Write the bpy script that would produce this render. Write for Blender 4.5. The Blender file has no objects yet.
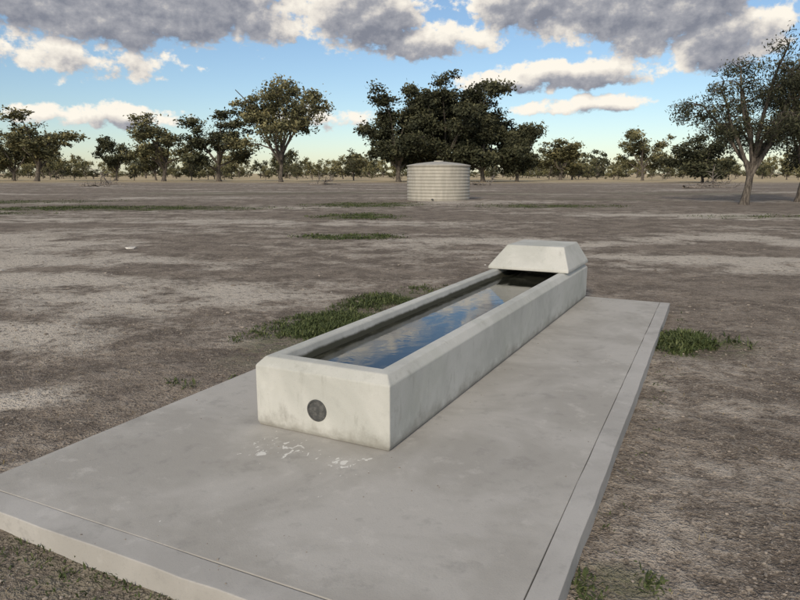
import bpy, math, random
import numpy as np
from mathutils import Vector, Matrix
rnd = random.Random(7)
scene = bpy.context.scene
COL = scene.collection

# ------------------------------------------------------------------ helpers
def fast_mesh(name, V_, F_, K):
    me = bpy.data.meshes.new(name)
    me.vertices.add(len(V_)); me.vertices.foreach_set("co", np.asarray(V_,dtype=np.float32).ravel())
    F_ = np.asarray(F_,dtype=np.int32)
    me.loops.add(F_.size); me.loops.foreach_set("vertex_index", F_.ravel())
    me.polygons.add(len(F_)); me.polygons.foreach_set("loop_start", np.arange(0,F_.size,K,dtype=np.int32))
    return me
def make_mesh(name, verts, faces, mats=(), face_mat=None, smooth=False, parent=None, tone=None):
    if isinstance(faces, np.ndarray):
        me = fast_mesh(name, verts, faces, faces.shape[1])
    else:
        me = bpy.data.meshes.new(name)
        me.from_pydata([tuple(v) for v in verts], [], [tuple(f) for f in faces])
    for m in mats: me.materials.append(m)
    if face_mat is not None:
        me.polygons.foreach_set("material_index", np.asarray(face_mat, dtype=np.int32))
    me.polygons.foreach_set("use_smooth", np.full(len(me.polygons), bool(smooth)))
    if tone is not None:
        at = me.attributes.new("tone", 'FLOAT', 'FACE')
        at.data.foreach_set("value", np.asarray(tone, dtype=np.float32))
    me.update(calc_edges=True)
    ob = bpy.data.objects.new(name, me)
    COL.objects.link(ob)
    if parent: ob.parent = parent
    return ob

def empty(name, loc=(0,0,0), rot=0):
    e = bpy.data.objects.new(name, None)
    e.location = loc; e.rotation_euler = (0,0,rot)
    e.empty_display_size = 0.3
    COL.objects.link(e)
    return e

def bevel(ob, w, seg=2, ang=30):
    m = ob.modifiers.new("bevel", 'BEVEL'); m.width = w; m.segments = seg
    m.limit_method = 'ANGLE'; m.angle_limit = math.radians(ang)
    return m

class NT:
    def __init__(s, nt): s.nt = nt; s.N = nt.nodes; s.L = nt.links
    def put(s, sock, v):
        if isinstance(v, bpy.types.NodeSocket): s.L.new(v, sock)
        elif v is not None:
            if hasattr(sock.default_value, '__len__') and not isinstance(v,(tuple,list)):
                sock.default_value = [v]*len(sock.default_value)
            elif hasattr(sock.default_value, '__len__') and len(sock.default_value)==4 and len(v)==3:
                sock.default_value = (*v,1)
            else: sock.default_value = v
    def math(s, op, a, b=None, c=None, clamp=False):
        n = s.N.new('ShaderNodeMath'); n.operation = op; n.use_clamp = clamp
        for i,v in enumerate((a,b,c)):
            if v is not None: s.put(n.inputs[i], v)
        return n.outputs[0]
    def vmath(s, op, a, b=None):
        n = s.N.new('ShaderNodeVectorMath'); n.operation = op
        s.put(n.inputs[0], a)
        if b is not None: s.put(n.inputs[1], b)
        return n.outputs['Value'] if op in ('DOT_PRODUCT','LENGTH') else n.outputs[0]
    def noise(s, vec, scale, detail=4, rough=.55, dist=0.0, color=False, dim='3D'):
        n = s.N.new('ShaderNodeTexNoise'); n.noise_dimensions = dim
        if vec is not None: s.L.new(vec, n.inputs['Vector'])
        n.inputs['Scale'].default_value = scale; n.inputs['Detail'].default_value = detail
        n.inputs['Roughness'].default_value = rough; n.inputs['Distortion'].default_value = dist
        return n.outputs['Color' if color else 'Fac']
    def voro(s, vec, scale):
        n = s.N.new('ShaderNodeTexVoronoi'); n.feature = 'F1'; n.voronoi_dimensions='2D'
        s.L.new(vec, n.inputs['Vector']); n.inputs['Scale'].default_value = scale
        return n.outputs['Distance']
    def ramp(s, f, lo, hi, a=0.0, b=1.0):
        n = s.N.new('ShaderNodeMapRange'); n.interpolation_type = 'SMOOTHSTEP'
        s.put(n.inputs[0], f); s.put(n.inputs[1], lo); s.put(n.inputs[2], hi)
        s.put(n.inputs[3], a); s.put(n.inputs[4], b)
        return n.outputs[0]
    def mix(s, f, a, b, mode='MIX'):
        n = s.N.new('ShaderNodeMix'); n.data_type = 'RGBA'; n.blend_type = mode
        s.put(n.inputs[0], f); s.put(n.inputs[6], a); s.put(n.inputs[7], b)
        return n.outputs[2]
    def mapping(s, vec, sc):
        return s.vmath('MULTIPLY', vec, sc)
    def bump(s, h, strength, dist, normal=None):
        n = s.N.new('ShaderNodeBump'); n.inputs['Strength'].default_value = strength
        n.inputs['Distance'].default_value = dist
        s.L.new(h, n.inputs['Height'])
        if normal is not None: s.L.new(normal, n.inputs['Normal'])
        return n.outputs[0]

def material(name):
    m = bpy.data.materials.new(name); m.use_nodes = True
    nt = NT(m.node_tree)
    bsdf = m.node_tree.nodes['Principled BSDF']
    tc = m.node_tree.nodes.new('ShaderNodeTexCoord')
    return m, nt, bsdf, tc.outputs['Object']

def attr(nt, name):
    n = nt.N.new('ShaderNodeAttribute'); n.attribute_name = name
    return n.outputs['Fac']

def vnoise(x, y, seed=0):
    xi = np.floor(x).astype(np.int64); yi = np.floor(y).astype(np.int64)
    xf = x-xi; yf = y-yi
    xf = xf*xf*(3-2*xf); yf = yf*yf*(3-2*yf)
    def h(a,b):
        n = (a*374761393 + b*668265263 + seed*974711) & 0xffffffff
        n = ((n ^ (n>>13))*1274126177) & 0xffffffff
        return ((n ^ (n>>16)) & 0xffff)/65535.0
    return (h(xi,yi)*(1-xf)+h(xi+1,yi)*xf)*(1-yf)+(h(xi,yi+1)*(1-xf)+h(xi+1,yi+1)*xf)*yf
def fbm(x,y,oct=4,seed=0):
    s=0;a=1;t=0
    for o in range(oct):
        s=s+a*vnoise(x*2**o+o*17.3,y*2**o-o*9.1,seed+o); t+=a; a*=.5
    return s/t

# ------------------------------------------------------------------ layout
P0 = Vector((-0.061, 3.71)); ANG = math.radians(26.3)
U = Vector((math.sin(ANG), math.cos(ANG))); V = Vector((math.cos(ANG), -math.sin(ANG)))
def uv(u, v): 
    p = P0 + U*u + V*v
    return (p.x, p.y)
ROT = -ANG
SLAB = 0.10

# ------------------------------------------------------------------ ground
PATCHES = [ # x, y, rx, ry, rot, strength
 (*uv(3.5,-2.3), .6, 2.1, -ANG, 1.0),
 (3.05,6.7,.6,.5,0,1.0), (.95,2.6,.2,.15,0,.8), (-1.5,2.75,.9,.35,-.4,.35),
 (-15,34,8,1.9,0,1), (-22,30,5,1.2,0,.9), (-1.8,27.5,1.7,1.7,0,.9), (-1.4,18.6,1.3,.8,0,.8),
 (-2,38,3.2,2.5,0,.9), (8,36,4,2,0,.7), (-30,43,12,3,0,.8), (14,45,5,2,0,.6), (6,58,9,4,0,.6),(-12,60,14,5,0,.6),
 (14.5,27,2.5,1.2,0,.5), (26,60,8,4,0,.6)]
PANS = [(-7,12.5,4.5,2.8),(-3.2,9.2,2.4,1.2),(-11,17,5,2.2),(6.5,13,3.5,1.7),(10,18,5,2.4),(3,17,4,1.6),(-5.2,7.0,2.2,1.0),(8,9.3,2.2,.8),
        (-4,24,6,2),(14,27,7,2.4),(-16,25,6,2),(4.6,5.2,.9,.5),(-3.4,5.0,1.1,.6),(3.6,3.6,.6,.5),(20,22,5,2)]
def blobs_mask(X, Y, L, soft=1.45):
    m = np.zeros_like(X)
    for p in L:
        cx,cy,rx,ry = p[:4]; rot = p[4] if len(p)>4 else 0; st = p[5] if len(p)>5 else 1
        c,s = math.cos(rot), math.sin(rot)
        dx = X-cx; dy = Y-cy
        lx = (dx*c+dy*s)/rx; ly = (-dx*s+dy*c)/ry
        m = np.maximum(m, st*np.clip(soft-(lx**2+ly**2),0,1))
    return m
def height(X, Y):
    d = np.hypot(X, Y-5)
    h = (fbm(X*1.6,Y*1.6,4,3)-.5)*.06 + (fbm(X*7,Y*7,3,9)-.5)*.036*np.exp(-d/16)
    h += (fbm(X*.07,Y*.07,3,21)-.5)*.25*np.clip((d-9)/25,0,1)
    return h - .014
N = 560
t = np.linspace(-1,1,N); k = 8.6
ax = np.sinh(k*t)
xs = ax/ax.max()*3500
X, Y = np.meshgrid(xs, xs+5.0)
Z = height(X,Y)
verts = np.stack([X,Y,Z],-1).reshape(-1,3)
idx = np.arange(N*N).reshape(N,N)
faces = np.stack([idx[:-1,:-1],idx[:-1,1:],idx[1:,1:],idx[1:,:-1]],-1).reshape(-1,4)
ground = make_mesh("ground", verts, faces, smooth=True)
a = ground.data.attributes.new("green",'FLOAT','POINT'); a.data.foreach_set("value", blobs_mask(X,Y,PATCHES).ravel().astype(np.float32))
pan = blobs_mask(X,Y,PANS,1.2)*np.clip((fbm(X*.9,Y*1.3,4,77)-.30)*4,0,1)
a = ground.data.attributes.new("pan",'FLOAT','POINT'); a.data.foreach_set("value", pan.ravel().astype(np.float32))

m, nt, b, oc = material("dry_soil")
sep = nt.N.new('ShaderNodeSeparateXYZ'); nt.L.new(oc, sep.inputs[0])
n0 = nt.noise(nt.mapping(oc,(.5,1.25,1)), .16, 3, .6, .5)
n2 = nt.noise(oc, 1.3, 5, .7)
n3 = nt.noise(oc, 9, 4, .74)
n4 = nt.noise(oc, 55, 2, .7)
dark = (.172,.144,.119); mid=(.305,.260,.216); pale=(.64,.585,.51)
c = nt.mix(nt.ramp(n2,.36,.60), dark, mid)
pm = nt.math('ADD', nt.math('MULTIPLY',n0,.62), nt.math('ADD',nt.math('MULTIPLY',n2,.36),nt.math('MULTIPLY',n3,.2)))
pm = nt.math('ADD', pm, nt.math('MULTIPLY',attr(nt,'pan'),.16))
c = nt.mix(nt.math('MULTIPLY',nt.ramp(pm,.585,.74),.95), c, pale)
c = nt.mix(nt.math('MULTIPLY',nt.ramp(n3,.52,.70),.5), c, (.45,.40,.34))
c = nt.mix(nt.math('MULTIPLY',nt.ramp(n3,.48,.33),.7), c, (.105,.088,.072))
c = nt.mix(nt.math('MULTIPLY',nt.ramp(n4,.55,.70),.6), c, (.53,.48,.42))
c = nt.mix(nt.math('MULTIPLY',nt.ramp(n4,.45,.32),.65), c, (.075,.062,.05))
far = nt.ramp(sep.outputs[1], 105, 160)
c = nt.mix(nt.math('MULTIPLY',far,nt.ramp(n0,.3,.6,.55,1)), c, (.56,.46,.29))
g = nt.math('MULTIPLY', attr(nt,'green'), nt.ramp(nt.math('ADD',nt.math('MULTIPLY',n2,.5),nt.math('MULTIPLY',n3,.5)),.42,.56))
c = nt.mix(nt.math('MULTIPLY',g,.8), c, (.09,.105,.045))
nt.L.new(c, b.inputs['Base Color']); b.inputs['Roughness'].default_value=.95
b.inputs['Specular IOR Level'].default_value=.1
hb = nt.math('ADD', nt.math('MULTIPLY',n3,1.3), nt.math('ADD',nt.math('MULTIPLY',n2,.9),nt.math('MULTIPLY',n4,.4)))
nt.L.new(nt.bump(hb, 1.0, .06), b.inputs['Normal'])
ground.data.materials.append(m)

# ------------------------------------------------------------------ concrete
def concrete(name, base, stain, green=0.0, streak=0.0, splat=None, bumpd=.002, wet=False, speck=.35, mott=.45):
    m, nt, b, oc = material(name)
    n1 = nt.noise(oc, 1.1, 4, .65, .5); n2 = nt.noise(oc, 6, 5, .68); n3 = nt.noise(oc, 110, 3, .7)
    c = nt.mix(nt.ramp(n1,.38,.60), stain, base)
    c = nt.mix(nt.math('MULTIPLY',nt.ramp(n2,.46,.30),mott), c, tuple(x*.62 for x in base))
    c = nt.mix(nt.math('MULTIPLY',nt.ramp(n2,.56,.72),mott), c, tuple(min(.78,x*1.2) for x in base))
    c = nt.mix(nt.math('MULTIPLY',nt.ramp(n3,.55,.72),speck), c, tuple(x*.55 for x in base))
    if streak:
        s2 = nt.noise(nt.mapping(oc,(9,9,2.6)), 1.3, 4, .7, .4)
        c = nt.mix(nt.math('MULTIPLY',nt.ramp(s2,.56,.76),streak*.8), c, (.27,.27,.24))
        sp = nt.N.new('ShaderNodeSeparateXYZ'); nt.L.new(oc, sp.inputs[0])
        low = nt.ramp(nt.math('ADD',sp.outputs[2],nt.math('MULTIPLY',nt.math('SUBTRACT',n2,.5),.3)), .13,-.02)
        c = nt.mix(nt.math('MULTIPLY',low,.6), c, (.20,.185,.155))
    if wet:
        sp = nt.N.new('ShaderNodeSeparateXYZ'); nt.L.new(oc, sp.inputs[0])
        zz = nt.math('ADD',sp.outputs[2],nt.math('MULTIPLY',nt.math('SUBTRACT',n2,.5),.03))
        c = nt.mix(nt.ramp(zz,.430,.405), c, (.07,.07,.05))
    if green:
        c = nt.mix(nt.math('MULTIPLY',nt.ramp(nt.noise(oc,2.2,4,.6),.48,.7),green), c, (.35,.38,.31))
    if splat:
        for ctr,rad in splat:
            w = nt.noise(nt.mapping(oc,(1.6,1,1)), 13, 3, .6, .6)
            near = nt.ramp(nt.vmath('LENGTH', nt.vmath('SUBTRACT', oc, ctr)), rad, rad*.2, -.16, .02)
            d = nt.ramp(nt.math('ADD', w, near), .605, .63)
            c = nt.mix(nt.math('MULTIPLY',d,.8), c, (.76,.76,.73))
    nt.L.new(c, b.inputs['Base Color']); b.inputs['Roughness'].default_value=.85
    b.inputs['Specular IOR Level'].default_value=.3
    hh = nt.math('ADD', n2, nt.math('MULTIPLY', n3, .3))
    nt.L.new(nt.bump(hh,.5,bumpd*2), b.inputs['Normal'])
    return m
M_SLAB = concrete("slab_concrete",(.46,.447,.42),(.375,.362,.335), splat=[((-.62,-.22,.1),.45),((-.15,-.25,.1),.3)],bumpd=.003,mott=.5)
M_EDGE = concrete("slab_edge_concrete",(.47,.46,.44),(.395,.385,.365))
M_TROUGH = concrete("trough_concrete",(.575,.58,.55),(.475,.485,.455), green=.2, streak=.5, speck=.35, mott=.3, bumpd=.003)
M_TIN = concrete("trough_inner_concrete",(.58,.585,.555),(.50,.505,.475), wet=True, speck=.25)

slab = empty("concrete_slab", (P0.x,P0.y,0), ROT)
def plate(name, pts, z0, z1, mat, jit=.004, seed=0):
    out=[]
    for i in range(len(pts)):
        a=Vector(pts[i]); c=Vector(pts[(i+1)%len(pts)])
        L=(c-a).length; k=max(1,int(L/.18))
        nrm=Vector(((c-a).y,-(c-a).x)).normalized()
        for j in range(k):
            p=a+(c-a)*(j/k)
            if j: p+=nrm*(vnoise(np.array([j*.9+i*31.]),np.array([seed*3.3]),seed)[0]-.5)*2*jit
            out.append(p)
    n=len(out)
    vs=[(p.x,p.y,z1) for p in out]+[(p.x,p.y,z0) for p in out]
    fs=[list(range(n)),list(range(2*n-1,n-1,-1))]+[(i,i+n,(i+1)%n+n,(i+1)%n) for i in range(n)]
    o=make_mesh(name,vs,fs,[mat],parent=slab)
    bevel(o,.005,3,40)
    return o
UF,UB,VL,VRf,VRb = -1.49,5.75,-1.83,1.235,1.13
sw=.125; sf=.15
plate("main_panel",[(VL,UF+sf),(VRf-sw,UF+sf),(VRb-sw,UB),(VL,UB)],-.15,SLAB,M_SLAB,seed=1,jit=.001)
plate("side_strip",[(VRf-sw+.003,UF+sf),(VRf,UF+sf),(VRb,UB),(VRb-sw+.003,UB)],-.15,SLAB+.0005,M_EDGE,seed=2,jit=.005)
plate("front_strip",[(VL,UF),(VRf,UF),(VRf,UF+sf-.003),(VL,UF+sf-.003)],-.15,SLAB+.0005,M_EDGE,seed=3,jit=.005)

# trough ---------------------------------------------------------------
TROT = -math.radians(27.0)
trough = empty("concrete_water_trough",(P0.x,P0.y,SLAB),TROT)
TL, TW = 5.70, 1.0
levels = [ # inset, z, frontextra
 (.012,.001,0),(0,.03,0),(0,.25,0),(0,.415,0),(.045,.468,.01),(.115,.472,.02),(.128,.464,.02),(.150,.37,.03),(.20,.16,.05),(.22,.12,.06)]
vs=[];fs=[];fm=[]
for (i,z,fx) in levels:
    vs+= [(-TW+i, i+fx, z),(-i, i+fx, z),(-i, TL-i, z),(-TW+i, TL-i, z)]
for l in range(len(levels)-1):
    for j in range(4):
        a0=l*4+j; a1=l*4+(j+1)%4
        fs.append((a0,a1,a1+4,a0+4)); fm.append(1 if l>=6 else 0)
q=(len(levels)-1)*4; fs.append((q,q+1,q+2,q+3)); fm.append(1); fs.append((3,2,1,0)); fm.append(0)
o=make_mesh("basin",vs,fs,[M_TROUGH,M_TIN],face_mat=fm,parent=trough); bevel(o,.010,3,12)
def frustum(name, lo, hi, z0, z1, th, mat, parent):
    def ring(r,z): return [(r[0],r[2],z),(r[1],r[2],z),(r[1],r[3],z),(r[0],r[3],z)]
    zl=z0+.035
    outer=ring(lo,z0)+ring(lo,zl)+ring(hi,z1)
    li=(lo[0]+th,lo[1]-th,lo[2]+th,lo[3]-th); hi2=(hi[0]+th,hi[1]-th,hi[2]+th,hi[3]-th)
    inner=ring(li,z0)+ring(hi2,z1-th)
    v=outer+inner; f=[]
    for l in (0,4):
        for j in range(4): f.append((l+j,l+(j+1)%4,l+4+(j+1)%4,l+4+j))
    f.append((8,9,10,11))
    for j in range(4):
        f.append((j,12+j,12+(j+1)%4,(j+1)%4))
        f.append((12+j,16+j,16+(j+1)%4,12+(j+1)%4))
    f.append((19,18,17,16))
    o=make_mesh(name,v,f,[mat],parent=parent); bevel(o,.010,3,20); return o
frustum("float_valve_hood",(-TW-.003,.003,4.55,TL+.003),(-TW+.16,-.12,4.80,TL-.16),.4735,.76,.05,M_TROUGH,trough)
# water
m, nt, b, oc = material("trough_water"); MW=m
nz = nt.noise(oc, 2.2, 4, .6, .6); nz2=nt.noise(nt.mapping(oc,(3,1.2,1)),2.0,4,.6,1.0)
c = nt.mix(nt.ramp(nz2,.44,.66),(.016,.017,.012),(.06,.06,.045))
nt.L.new(c,b.inputs['Base Color']); 
nt.L.new(nt.ramp(nz2,.42,.7,.02,.13),b.inputs['Roughness'])
b.inputs['IOR'].default_value=1.42
b.inputs['Specular IOR Level'].default_value=.6
nt.L.new(nt.bump(nz,.25,.006),b.inputs['Normal'])
zi=.375; ins=.1515
make_mesh("water",[(-TW+ins,ins+.031,zi),(-ins,ins+.031,zi),(-ins,TL-ins,zi),(-TW+ins,TL-ins,zi)],[(0,1,2,3)],[MW],parent=trough)
m, nt, b, oc = material("plug_plastic"); MP=m
nt.L.new(nt.mix(nt.ramp(nt.noise(oc,30,4,.6),.4,.65),(.075,.078,.078),(.13,.13,.125)),b.inputs['Base Color']); b.inputs['Roughness'].default_value=.85
b.inputs['Specular IOR Level'].default_value=.2
cx,cz=-.52,.18
def lathe_y(name, prof, seg, mat, cx, cz, parent):
    v=[];f=[]
    for (r,y) in prof:
        for s in range(seg):
            an=2*math.pi*s/seg; v.append((cx+r*math.cos(an),y,cz+r*math.sin(an)))
    for l in range(len(prof)-1):
        for s in range(seg): f.append((l*seg+s,l*seg+(s+1)%seg,(l+1)*seg+(s+1)%seg,(l+1)*seg+s))
    f.append([(len(prof)-1)*seg+s for s in range(seg)])
    return make_mesh(name,v,f,[mat],parent=parent)
lathe_y("drain_plug",[(.072,.01),(.072,-.005),(.068,-.008),(.062,-.008),(.060,-.002),(.02,-.002),(.018,-.004)],32,MP,cx,cz,trough)
v=[(cx-.045,-.003,cz-.006),(cx+.045,-.003,cz-.006),(cx+.045,-.003,cz+.006),(cx-.045,-.003,cz+.006),
   (cx-.045,-.006,cz-.004),(cx+.045,-.006,cz-.004),(cx+.045,-.006,cz+.004),(cx-.045,-.006,cz+.004)]
make_mesh("plug_grip",v,[(4,5,6,7),(0,1,5,4),(1,2,6,5),(2,3,7,6),(3,0,4,7)],[MP],parent=trough)

# ------------------------------------------------------------------ tank
tank = empty("corrugated_water_tank",(2.5,43.5,-.03),.4)
m, nt, b, oc = material("tank_beige"); MT=m
n=nt.noise(nt.mapping(oc,(2,2,.4)),2,4,.6)
nt.L.new(nt.mix(nt.ramp(n,.35,.7),(.37,.355,.31),(.46,.44,.385)),b.inputs['Base Color']); b.inputs['Roughness'].default_value=.6
seg=96; v=[];f=[]; prof=[]
Rk=2.03; Hk=2.22
nr=11
for i in range(nr*8+1):
    z=Hk*i/(nr*8); r=Rk+.018*math.cos(2*math.pi*i/8); prof.append((r,z))
prof+=[(Rk+.06,Hk+.01),(Rk+.06,Hk+.05),(Rk-.02,Hk+.08),(Rk*.7,Hk+.19),(Rk*.25,Hk+.29),(.3,Hk+.30),(.3,Hk+.36),(.0001,Hk+.37)]
for (r,z) in prof:
    for s in range(seg):
        an=2*math.pi*s/seg; v.append((r*math.cos(an),r*math.sin(an),z))
for l in range(len(prof)-1):
    for s in range(seg): f.append((l*seg+s,l*seg+(s+1)%seg,(l+1)*seg+(s+1)%seg,(l+1)*seg+s))
make_mesh("tank_body",v,f,[MT],smooth=True,parent=tank)
an=-2.2; c,s=math.cos(an),math.sin(an)
v=[]
for dd in (-.05,.30):
    for j in range(12):
        a2=2*math.pi*j/12; y=.05*math.cos(a2); z=.18+.05*math.sin(a2); x=Rk+dd
        v.append((x*c-y*s,x*s+y*c,z))
f=[(j,(j+1)%12,12+(j+1)%12,12+j) for j in range(12)]+[list(range(12,24))]
make_mesh("outlet_pipe",v,f,[MP],parent=tank)

# ------------------------------------------------------------------ vegetation
def leafmat(name, c1, c2, c3):
    m, nt, b, oc = material(name)
    tn = attr(nt,'tone')
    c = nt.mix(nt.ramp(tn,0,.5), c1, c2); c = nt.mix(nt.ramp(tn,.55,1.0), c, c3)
    nt.L.new(c,b.inputs['Base Color']); b.inputs['Roughness'].default_value=.7
    b.inputs['Specular IOR Level'].default_value=.2
    return m
LEAF_G = leafmat("gum_foliage",(.06,.062,.034),(.14,.138,.072),(.27,.245,.125))
LEAF_D = leafmat("dark_foliage",(.028,.032,.019),(.060,.065,.037),(.12,.12,.066))
LEAF_W = leafmat("weed_leaves",(.035,.05,.018),(.072,.095,.035),(.14,.16,.07))
LEAF_Y = leafmat("dry_grass",(.16,.13,.075),(.26,.21,.13),(.36,.31,.20))
m, nt, b, oc = material("grey_bark"); BARK=m
n=nt.noise(nt.mapping(oc,(6,6,1.2)),1.5,4,.65)
nt.L.new(nt.mix(nt.ramp(n,.35,.65),(.05,.042,.036),(.17,.148,.125)),b.inputs['Base Color']); b.inputs['Roughness'].default_value=.9
m, nt, b, oc = material("dead_wood"); DEAD=m
n=nt.noise(nt.mapping(oc,(4,4,4)),1.5,4,.65)
nt.L.new(nt.mix(nt.ramp(n,.35,.65),(.10,.085,.075),(.30,.27,.24)),b.inputs['Base Color']); b.inputs['Roughness'].default_value=.9

def tube(V_,F_,pts,rads,sides):
    base=len(V_)
    for i,p in enumerate(pts):
        if i<len(pts)-1: d=(pts[i+1]-p)
        else: d=(p-pts[i-1])
        d.normalize()
        a=d.cross(Vector((.31,.2,.93))); 
        if a.length<1e-3: a=Vector((1,0,0))
        a.normalize(); c=d.cross(a)
        for s in range(sides):
            an=2*math.pi*s/sides
            V_.append(p+(a*math.cos(an)+c*math.sin(an))*rads[i])
    for i in range(len(pts)-1):
        for s in range(sides):
            F_.append((base+i*sides+s,base+i*sides+(s+1)%sides,base+(i+1)*sides+(s+1)%sides,base+(i+1)*sides+s))

def grow(seed,h,w,trunk=.28,lean=0,limbs=5,sub=5,twig=4,droop=.0,up=.5,trunk_r=None,low=.22,shift=0):
    r=random.Random(seed); WV=[];WF=[];tips=[]
    tr = trunk_r or h*.020
    def path(p,d,L,nseg,wob,grav):
        pts=[p.copy()]; dd=d.copy()
        for i in range(nseg):
            dd=dd+Vector((r.gauss(0,wob),r.gauss(0,wob),r.gauss(0,wob*.6)+grav)); dd.normalize()
            p=p+dd*(L/nseg); pts.append(p.copy())
        return pts,dd
    base=Vector((0,0,-.1)); 
    tp,td=path(base,Vector((lean,0,1)).normalized(),h*trunk,5,.07,0)
    top=tp[-1]
    tube(WV,WF,tp,[tr*1.35]+[tr*(1-.28*i/5) for i in range(1,6)],8)
    cx_=lean*h*.4+shift
    for i in range(limbs):
        az=2*math.pi*(i*.618+r.random()*.15)
        zf=low+(.88-low)*(1-(i/max(1,limbs-1)))*r.uniform(.75,1.0)
        rmax=math.sqrt(max(.06,1-((zf-.50)/.48)**2))
        sp=r.uniform(.5,1.15)*rmax
        tgt=Vector((cx_+math.cos(az)*w*.36*sp, math.sin(az)*w*.36*sp, h*zf*.93))
        st0=tp[r.choice([3,4,5])] if i>1 else top
        if zf<trunk+.1: st0=tp[3]
        if tgt.z<st0.z: tgt.z=st0.z+.02*h
        d=(tgt-st0); L=d.length; d.normalize()
        d0=(d+Vector((0,0,.2))).normalized()
        lp,ld=path(st0,d0,L,5,.12,-.05)
        tube(WV,WF,lp,[tr*.6*(1-.7*j/5) for j in range(6)],6)
        for j in range(sub):
            kx=r.choice([3,4,4,5,5]); p=lp[kx]
            a2=r.uniform(0,2*math.pi)
            d2=(ld*.6+Vector((math.cos(a2),math.sin(a2),r.uniform(-.5,up)))).normalized()
            sp_,sd=path(p,d2,w*r.uniform(.07,.17),4,.18,-.05-droop*.3)
            tube(WV,WF,sp_,[tr*.2*(1-.75*q/4) for q in range(5)],4)
            for q in range(twig):
                p3=sp_[r.choice([1,2,3,4,4])]
                a3=r.uniform(0,2*math.pi)
                d3=Vector((math.cos(a3),math.sin(a3),r.uniform(-.7,.8)-droop)).normalized()
                tw,_=path(p3,d3,w*r.uniform(.04,.09),3,.2,-droop*.5)
                tube(WV,WF,tw,[tr*.06,tr*.045,tr*.03,tr*.015],4)
                tips.append((tw[-1],tw[1]))
    return WV,WF,tips

def leaves(tips, per, rad, size, seed, squash=.85, droop=0.0, slender=.5):
    rr=np.random.RandomState(seed); P=[];T=[]
    for (tip,mid) in tips:
        n=max(3,int(per*rr.uniform(.1,1.8)))
        f_=rr.uniform(.2,.9,n)[:,None]
        cen=np.array(tip)*f_+np.array(mid)*(1-f_)
        r_=rad*rr.uniform(.5,1.3)
        d=rr.normal(size=(n,3))*r_*.45
        d[:,2]*=squash
        if droop: d[:,2]-= droop*rr.uniform(0,1,n)*r_*1.8
        P.append(cen+d)
        base=rr.uniform(.05,.8)
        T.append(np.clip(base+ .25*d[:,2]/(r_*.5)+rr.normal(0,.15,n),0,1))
    P=np.concatenate(P);T=np.concatenate(T); n=len(P)
    a=rr.normal(size=(n,3)); a[:,2]-=.4
    if droop: a[:,2]-=1.3*droop
    a/=np.linalg.norm(a,axis=1)[:,None]
    bb=rr.normal(size=(n,3)); bb=np.cross(a,bb); bb/=np.linalg.norm(bb,axis=1)[:,None]
    s=size*rr.uniform(.5,1.5,n)[:,None]
    v=np.stack([P-a*s, P+bb*s*slender, P+a*s, P-bb*s*slender],1).reshape(-1,3)
    f=np.arange(4*n).reshape(-1,4)
    return v,f,T

def build_tree(name, loc, seed, h, w, per, rad, size, mat, rot=0, **kw):
    lk={k_:kw.pop(k_) for k_ in ('squash','slender') if k_ in kw}
    ld=kw.get('droop',0)
    WV,WF,tips=grow(seed,h,w,**kw)
    e=empty(name,(loc[0],loc[1],0),rot)
    lv,lf,T=leaves(tips,per,rad,size,seed+5,droop=ld,**lk)
    ztop=np.percentile(lv[:,2],99.8); sc=h/ztop
    wx=(np.percentile(lv[:,0],98)-np.percentile(lv[:,0],2)); sx=w/wx
    S=np.array([sx,sx,sc]); lv=lv*S
    wv=np.array([tuple(p) for p in WV])*S
    make_mesh("trunk_and_limbs",wv,np.array(WF),[BARK],smooth=True,parent=e)
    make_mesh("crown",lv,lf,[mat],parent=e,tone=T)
    return e

build_tree("gum_tree",(20.2,39),31,9.1,6.9,40,.5,.07,LEAF_D,rot=.2,trunk=.24,lean=.08,limbs=12,sub=7,twig=7,droop=.3,trunk_r=.17,slender=.28,low=.36)
build_tree("gum_tree",(25.8,43),37,8.6,6.5,40,.55,.08,LEAF_D,rot=1.4,trunk=.2,lean=-.1,limbs=10,sub=6,twig=6,droop=.3,trunk_r=.18,slender=.3,low=.35)
build_tree("gum_tree",(-24.4,137),41,20.8,17,32,1.0,.21,LEAF_G,rot=.7,trunk=.22,limbs=11,sub=6,twig=7,trunk_r=.30,low=.36)
build_tree("gum_tree",(-53,150),43,14.6,12.5,30,.8,.20,LEAF_G,rot=1,trunk=.24,limbs=8,sub=6,twig=6,low=.34)
build_tree("gum_tree",(-39.5,146),47,15.2,10,32,.85,.20,LEAF_D,rot=2,trunk=.2,limbs=8,sub=6,twig=6,low=.3)
build_tree("gum_tree",(-81.5,150),53,15.4,12,32,.85,.21,LEAF_G,rot=3,trunk=.24,limbs=8,sub=6,twig=6,low=.32)
build_tree("gum_tree",(-90,156),59,11.5,10,32,.8,.21,LEAF_G,rot=4,trunk=.2,limbs=7,sub=6,twig=6,low=.3)
build_tree("gum_tree",(-70,165),61,10.5,8,28,.8,.21,LEAF_D,rot=4,trunk=.24,limbs=7,sub=5,twig=6,low=.35)
build_tree("gum_tree",(-62,170),67,9,7,28,.8,.21,LEAF_G,rot=2,trunk=.24,limbs=6,sub=5,twig=6,low=.3)
build_tree("gum_tree",(-104,150),63,14,12,30,.9,.22,LEAF_D,rot=2,trunk=.2,limbs=8,sub=5,twig=6)
for i,(x,y,h,w,sd,rt) in enumerate([(9.8,141,21.3,13.5,71,0),(-.3,140,18.6,12,73,2),(17.6,142,18.6,12.5,79,3),(4.6,146,19.6,12,83,1),(14.0,147,20.4,12,89,4),(25.5,146,12.0,8,97,4)]):
    build_tree("gum_tree",(x,y),sd,h,w,46,1.1,.23,LEAF_D,rot=rt,trunk=.18,limbs=12,sub=7,twig=6,trunk_r=.34,low=.2)
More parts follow.
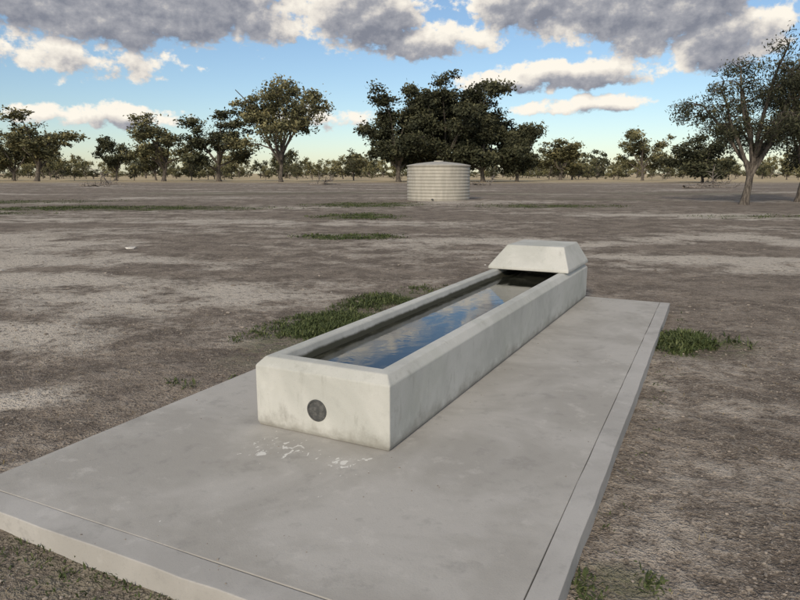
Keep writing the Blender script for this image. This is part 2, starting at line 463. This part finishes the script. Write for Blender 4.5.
build_tree("gum_tree",(58,160),101,12.2,10,28,.8,.21,LEAF_G,rot=4,trunk=.24,limbs=8,sub=5,twig=6,low=.32)
build_tree("gum_tree",(42,175),103,10.5,8,28,.8,.21,LEAF_G,rot=2,trunk=.24,limbs=7,sub=5,twig=6,low=.32)
build_tree("gum_tree",(58,128),107,9.2,10.5,34,.85,.19,LEAF_D,rot=1,trunk=.16,limbs=10,sub=6,twig=5,low=.2)
build_tree("gum_tree",(98,140),109,13,13,28,.9,.22,LEAF_G,rot=1,trunk=.18,limbs=9,sub=5,twig=5)

# distant tree belt: one mesh
variants=[]
for i in range(8):
    h=rnd.uniform(8,11); w=rnd.uniform(6.0,9.5)
    WV,WF,tips=grow(200+i,h,w,trunk=rnd.uniform(.18,.28),limbs=7,sub=4,twig=3,low=.24)
    lv,lf,T=leaves(tips,12,.85,.28,300+i)
    lv=lv*np.array([w/(np.ptp(lv[:,0])),w/np.ptp(lv[:,0]),h/lv[:,2].max()])
    wv=np.array([tuple(p) for p in WV])*np.array([1,1,.9])
    variants.append((wv,np.array(WF),lv,lf,T))
AV=[];AF=[];AM=[];AT=[];off=0
def add_inst(vi,x,y,s,rot,sz,tshift):
    global off
    wv,wf,lv,lf,T=variants[vi]
    c,s_=math.cos(rot),math.sin(rot); M=np.array([[c,-s_,0],[s_,c,0],[0,0,1]])
    for (vv,ff,mi,tt) in ((wv,wf,2,None),(lv,lf,rnd.choice([0,0,0,1]),T)):
        q=(vv@M.T)*np.array([s,s,sz])+np.array([x,y,0])
        AV.append(q);AF.append(ff+off);AM.append(np.full(len(ff),mi));off+=len(q)
        AT.append(np.clip(tt+tshift,0,1) if tt is not None else np.zeros(len(ff)))
for (y0,y1,n,s0,s1) in ((165,215,65,.45,1.15),(225,300,125,.65,1.4),(300,420,110,.9,1.6)):
    for i in range(n):
        az=math.radians(-46+92*rnd.random()); y=rnd.uniform(y0,y1)
        s=s0+(s1-s0)*rnd.random()**1.6; add_inst(rnd.randrange(8),math.tan(az)*y,y,s,rnd.uniform(0,6.3),s*rnd.uniform(.75,1.15),rnd.uniform(-.2,.4))
for i in range(130):
    az=math.radians(-46+92*(i+rnd.random())/130); y=rnd.uniform(200,340)
    s=rnd.uniform(.5,.9); add_inst(rnd.randrange(8),math.tan(az)*y,y,s,rnd.uniform(0,6.3),s*.42,-.1)
AVc=np.concatenate(AV);AFc=np.concatenate(AF);AMc=np.concatenate(AM);ATc=np.concatenate(AT)
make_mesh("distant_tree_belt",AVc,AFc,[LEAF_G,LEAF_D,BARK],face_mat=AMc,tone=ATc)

# ------------------------------------------------------------------ weeds & grass
def weeds(name, centres, n, hgt, leaf, mat, seed, spread=.06, blades=7):
    rr=random.Random(seed); v=[];f=[];T=[]
    xy=[centres(rr) for _ in range(n)]
    zs=height(np.array([p[0] for p in xy]),np.array([p[1] for p in xy]))
    for (x,y),z in zip(xy,zs):
        z=float(z)
        hh=hgt*rr.uniform(.3,1.3); t0=rr.uniform(.05,.85)
        for j in range(blades):
            az=rr.uniform(0,6.283); el=rr.uniform(.2,1.35)
            L=hh*rr.uniform(.5,1.1); w=leaf*rr.uniform(.5,1.2)
            bx=x+rr.gauss(0,spread); by=y+rr.gauss(0,spread)
            d=Vector((math.cos(az)*math.cos(el),math.sin(az)*math.cos(el),math.sin(el)))
            s=Vector((-math.sin(az),math.cos(az),rr.uniform(-.4,.4)))*w
            p0=Vector((bx,by,z-.01)); p1=p0+d*L*.6; p2=p1+(d+Vector((0,0,-.6))).normalized()*L*.45
            k_=len(v); v+= [p0-s*.3,p0+s*.3,p1+s,p1-s,p2]
            f+= [(k_,k_+1,k_+2,k_+3),(k_+3,k_+2,k_+4)]
            tt=min(1,max(0,t0+rr.gauss(0,.15))); T+=[tt,tt]
    return make_mesh(name,v,f,[mat],tone=T)
def in_patch(k_, shrink=1.0):
    cx,cy,rx,ry,rot,_=PATCHES[k_]
    def g(rr):
        while True:
            a_=rr.gauss(0,.5);b_=rr.gauss(0,.5)
            if a_*a_+b_*b_<1.6:
                q=vnoise(np.array([a_*rx*2.6+k_*7]),np.array([b_*ry*2.6]),5)[0]
                if q>.48*rr.uniform(.6,1.3): break
        a_*=rx*shrink;b_*=ry*shrink;c,s=math.cos(rot),math.sin(rot)
        return cx+a_*c-b_*s, cy+a_*s+b_*c
    return g
weeds("weed_patch",in_patch(0,1.1),3400,.07,.007,LEAF_W,1,.035,11)
weeds("weed_patch",in_patch(1,.8),520,.085,.008,LEAF_W,2,.05,13)
weeds("weed_patch",in_patch(2,.8),45,.05,.006,LEAF_W,3,.03,9)
weeds("weed_patch",in_patch(3,1.0),160,.045,.005,LEAF_W,4,.03,7)
for k_,n in ((4,2600),(5,1300),(6,800),(7,500),(8,1200),(9,700),(10,1700),(14,150)):
    weeds("grass_patch",in_patch(k_,1.05),n,.075,.02,LEAF_W,10+k_,.12,6)
def sc_near(rr):
    while True:
        y=rr.uniform(1.2,9); x=rr.uniform(-1,1)*(y*.8+1)
        p=Vector((x,y))-P0; u_=p.dot(U); v_=p.dot(V)
        if not (UF-.03<u_<UB+.03 and VL-.03<v_<VRf+.05): return x,y
weeds("dry_grass_tufts",sc_near,600,.035,.003,LEAF_Y,50,.02,6)
def sc_edge(rr):
    if rr.random()<.6: return uv(UF-abs(rr.gauss(0,.10))-.02, rr.uniform(VL,VRf))
    return uv(rr.uniform(UF,UB), VRf+.02+abs(rr.gauss(0,.07)))
weeds("slab_edge_weeds",sc_edge,190,.035,.004,LEAF_W,51,.015,7)

def stones(name,n,fn,smin,smax,mat,seed,zoff=0,flat=.6):
    rr=random.Random(seed); v=[];f=[]
    ico=[(0,0,1),(.89,0,.45),(.28,.85,.45),(-.72,.53,.45),(-.72,-.53,.45),(.28,-.85,.45),(.72,.53,-.45),(-.28,.85,-.45),(-.89,0,-.45),(-.28,-.85,-.45),(.72,-.53,-.45),(0,0,-1)]
    tf=[(0,1,2),(0,2,3),(0,3,4),(0,4,5),(0,5,1),(1,6,2),(2,7,3),(3,8,4),(4,9,5),(5,10,1),(6,7,2),(7,8,3),(8,9,4),(9,10,5),(10,6,1)]
    xy=[fn(rr) for _ in range(n)]
    hs=height(np.array([p[0] for p in xy]),np.array([p[1] for p in xy])) if zoff==0 else np.full(n,zoff)
    for (x,y),z in zip(xy,hs):
        s=smin+(smax-smin)*rr.random()**4; a_=rr.uniform(0,6.3); c,sn=math.cos(a_),math.sin(a_)
        sx,sy=rr.uniform(.7,1.4),rr.uniform(.7,1.1); k_=len(v)
        for p in ico:
            j=rr.uniform(.75,1.25); px,py=p[0]*sx*s*j,p[1]*sy*s*j
            v.append((x+px*c-py*sn,y+px*sn+py*c,z+p[2]*s*flat*j+s*.15))
        f+=[tuple(k_+q for q in t_) for t_ in tf]
    return make_mesh(name,np.array(v),np.array(f),[mat])
m, nt, b, oc = material("soil_clods"); MC=m
nt.L.new(nt.mix(nt.ramp(nt.noise(oc,6,3,.6),.35,.65),(.16,.135,.112),(.36,.315,.27)),b.inputs['Base Color']); b.inputs['Roughness'].default_value=.95
m, nt, b, oc = material("pale_stone"); MS=m
nt.L.new(nt.mix(nt.ramp(nt.noise(oc,20,3,.6),.35,.65),(.45,.43,.40),(.65,.64,.60)),b.inputs['Base Color'])
stones("soil_clods",9000,sc_near,.003,.014,MC,5)
def sc_mid(rr):
    y=rr.uniform(7,26); return rr.uniform(-1,1)*y*.9,y
stones("field_clods",2000,sc_mid,.01,.035,MC,6,flat=.4)
stones("pale_stones",18,lambda rr:(lambda y:(rr.uniform(-1,1)*y*.8,y))(rr.uniform(9,30)),.015,.05,MS,7,flat=.4)
stones("pale_stone",1,lambda rr:(-6.4,15.6),.13,.14,MS,9,flat=.35)
def sc_slab(rr):
    while True:
        u_=rr.uniform(UF,UB);v_=rr.uniform(VL,VRb)
        if not(-.03<u_<TL+.02 and -TW-.06<v_<.1): 
            if rr.random()<.25 or abs(v_-.1)<.1 or u_>UB-.3 or u_<UF+.2: return uv(u_,v_)
stones("slab_grit",450,sc_slab,.0012,.006,MC,8,zoff=SLAB)

def fallen(loc,seed,L):
    r=random.Random(seed);WV=[];WF=[]
    def br(p,d,L,rad,lev):
        pts=[p.copy()];dd=d.copy()
        for i in range(5):
            dd=(dd+Vector((r.gauss(0,.22),r.gauss(0,.22),r.gauss(0,.16)))).normalized(); p=p+dd*L/5
            p.z=max(p.z,rad*.6); pts.append(p.copy())
        tube(WV,WF,pts,[rad*(1-.8*i/5) for i in range(6)],6)
        if lev<2:
            for k_ in range(5): 
                q=r.choice(pts[1:]); br(q,(dd*.5+Vector((r.uniform(-1,1),r.uniform(-1,1),r.uniform(-.2,.9)))).normalized(),L*.45,rad*.5,lev+1)
    br(Vector((0,0,.15)),Vector((1,.2,.05)),L,.2,0)
    o=make_mesh("fallen_branch",WV,WF,[DEAD],smooth=True); o.location=loc; o.rotation_euler=(0,0,r.uniform(-.5,.5))
fallen((-42,88,0),1,6);fallen((-46,96,0),2,4);fallen((34,80,0),3,5.5);fallen((41,92,0),4,5);fallen((10,100,0),5,4);fallen((-14,104,0),6,5)

# ------------------------------------------------------------------ sky
SUN_AZ, SUN_EL = math.radians(200), math.radians(27)
w = bpy.data.worlds.new("sky"); scene.world = w; w.use_nodes=True
g_ = bpy.data.node_groups.new("cloud_field",'ShaderNodeTree')
g_.interface.new_socket("az",in_out='INPUT',socket_type='NodeSocketFloat')
g_.interface.new_socket("el",in_out='INPUT',socket_type='NodeSocketFloat')
g_.interface.new_socket("field",in_out='OUTPUT',socket_type='NodeSocketFloat')
g_.interface.new_socket("broad",in_out='OUTPUT',socket_type='NodeSocketFloat')
q=NT(g_); gi=q.N.new('NodeGroupInput'); go=q.N.new('NodeGroupOutput')
az,el=gi.outputs[0],gi.outputs[1]
cb=q.N.new('ShaderNodeCombineXYZ'); q.L.new(az,cb.inputs[0]); q.L.new(el,cb.inputs[1]); P=cb.outputs[0]
PN=q.vmath('MULTIPLY',P,(1,1.35,0))
lowc=q.noise(PN,.16,2,.5,dim='2D')
warp=q.vmath('MULTIPLY',q.vmath('SUBTRACT',q.noise(PN,.6,3,.6,color=True,dim='2D'),(.5,.5,.5)),(2.2,2.2,0))
PW=q.vmath('ADD',PN,warp)
v1=q.voro(PW,.30)
fine=q.noise(PN,.7,6,.60,dim='2D')
blobs=[(-21,13.2,15,3.7,1.5),(-11.5,12.2,4.4,2.4,1.2),(-3.1,12.4,5.8,3.1,1.3),(2.6,10.6,5,1.7,1.1),
 (10.8,13.2,6.4,2.6,1.3),(19.5,12.6,8.6,3.8,1.5),(24.8,10.2,4.2,2.6,1.2),(14.6,8.0,5.5,1.1,.9),(8.6,7.3,4,.9,.8),
 (17.0,5.5,3.2,.6,.6),(11.7,5.2,3,.5,.5),(-27,8.4,8.5,1.6,.6),(-24,4.4,6,.8,.5),(-6.5,4.6,4,.8,.45)]
F=None
for (a0,e0,ra,re_,wt) in blobs:
    d=q.vmath('MULTIPLY',q.vmath('SUBTRACT',P,(a0,e0,0)),(1/ra,1/re_,0))
    rr_=q.vmath('DOT_PRODUCT',d,d)
    val=q.math('MULTIPLY_ADD',rr_,-wt,wt)
    F=val if F is None else q.math('MAXIMUM',F,val)
F=q.math('MAXIMUM',F,-1.2)
gen=q.math('MULTIPLY',q.math('SUBTRACT',q.noise(PN,.06,1,.5,dim='2D'),.48),7)
out=q.math('MAXIMUM', q.ramp(q.math('ABSOLUTE',az),34,42), q.ramp(el,16,20))
gen=q.math('ADD',gen,q.math('MULTIPLY',q.math('SUBTRACT',out,1),3))
F=q.math('MAXIMUM',F,gen)
B=q.math('ADD',F,q.math('MULTIPLY',q.math('SUBTRACT',lowc,.5),1.6))
Fx=q.math('ADD',B,q.math('MULTIPLY',q.math('SUBTRACT',.42,v1),1.0))
Fx=q.math('ADD',Fx,q.math('MULTIPLY',q.math('SUBTRACT',fine,.5),2.3))
q.L.new(Fx,go.inputs[0]); q.L.new(B,go.inputs[1])

q=NT(w.node_tree)
for n_ in list(q.N): q.N.remove(n_)
tc=q.N.new('ShaderNodeTexCoord'); sx=q.N.new('ShaderNodeSeparateXYZ'); q.L.new(tc.outputs['Generated'],sx.inputs[0])
az=q.math('MULTIPLY',q.math('ARCTAN2',sx.outputs[0],sx.outputs[1]),57.2958)
el=q.math('MULTIPLY',q.math('ARCSINE',sx.outputs[2]),57.2958)
def field(daz,de):
    n_=q.N.new('ShaderNodeGroup'); n_.node_tree=g_
    q.put(n_.inputs[0],q.math('ADD',az,daz)); q.put(n_.inputs[1],q.math('ADD',el,de)); return n_.outputs
o0=field(0,0); o1=field(-.35,.75)
f0,f1,b1=o0[0],o1[0],o1[1]
dens=q.ramp(f0,-.22,.4)
# sun-facing puffs bright, thick bases grey
lit=q.math('MULTIPLY_ADD',q.math('SUBTRACT',f0,f1),.30,.86)
lit=q.math('SUBTRACT',lit,q.math('MULTIPLY',q.ramp(b1,.0,1.15),.62),clamp=True)
cc=q.N.new('ShaderNodeValToRGB'); q.L.new(lit,cc.inputs[0])
r_=cc.color_ramp; r_.elements[0].position=0.0; r_.elements[0].color=(.23,.245,.295,1)
r_.elements[1].position=1; r_.elements[1].color=(1.0,.94,.83,1)
e_=r_.elements.new(.32); e_.color=(.38,.385,.42,1); e_=r_.elements.new(.66); e_.color=(.76,.715,.66,1)
sky=q.N.new('ShaderNodeTexSky'); sky.sky_type='NISHITA'; sky.sun_disc=False
sky.sun_elevation=SUN_EL; sky.sun_rotation=SUN_AZ; sky.air_density=1.0; sky.dust_density=.4; sky.ozone_density=3.0
bg1=q.N.new('ShaderNodeBackground'); q.L.new(sky.outputs[0],bg1.inputs[0]); bg1.inputs[1].default_value=.115
bg2=q.N.new('ShaderNodeBackground'); q.L.new(cc.outputs[0],bg2.inputs[0]); bg2.inputs[1].default_value=1.0
mx=q.N.new('ShaderNodeMixShader')
hz=q.ramp(el,0,3)
q.L.new(q.math('MULTIPLY',dens,hz),mx.inputs[0]); q.L.new(bg1.outputs[0],mx.inputs[1]); q.L.new(bg2.outputs[0],mx.inputs[2])
wo=q.N.new('ShaderNodeOutputWorld'); q.L.new(mx.outputs[0],wo.inputs[0])
w.cycles.sampling_method='MANUAL'; w.cycles.sample_map_resolution=256

sl=bpy.data.lights.new("sun",'SUN'); sl.energy=2.7; sl.angle=math.radians(7); sl.color=(1,.87,.69)
so=bpy.data.objects.new("sun",sl); COL.objects.link(so)
D=Vector((math.sin(SUN_AZ)*math.cos(SUN_EL),math.cos(SUN_AZ)*math.cos(SUN_EL),math.sin(SUN_EL)))
so.rotation_euler=D.to_track_quat('Z','Y').to_euler(); so.location=(0,0,30)

# ------------------------------------------------------------------ camera
cd=bpy.data.cameras.new("camera"); cd.sensor_width=36; cd.lens=29.6; cd.clip_end=8000; cd.clip_start=.05
co=bpy.data.objects.new("camera",cd); COL.objects.link(co)
co.location=(0,0,1.75); co.rotation_euler=(math.radians(90-10.9),0,0)
scene.camera=co
scene.view_settings.view_transform='Standard'; scene.view_settings.look='None'; scene.view_settings.exposure=0
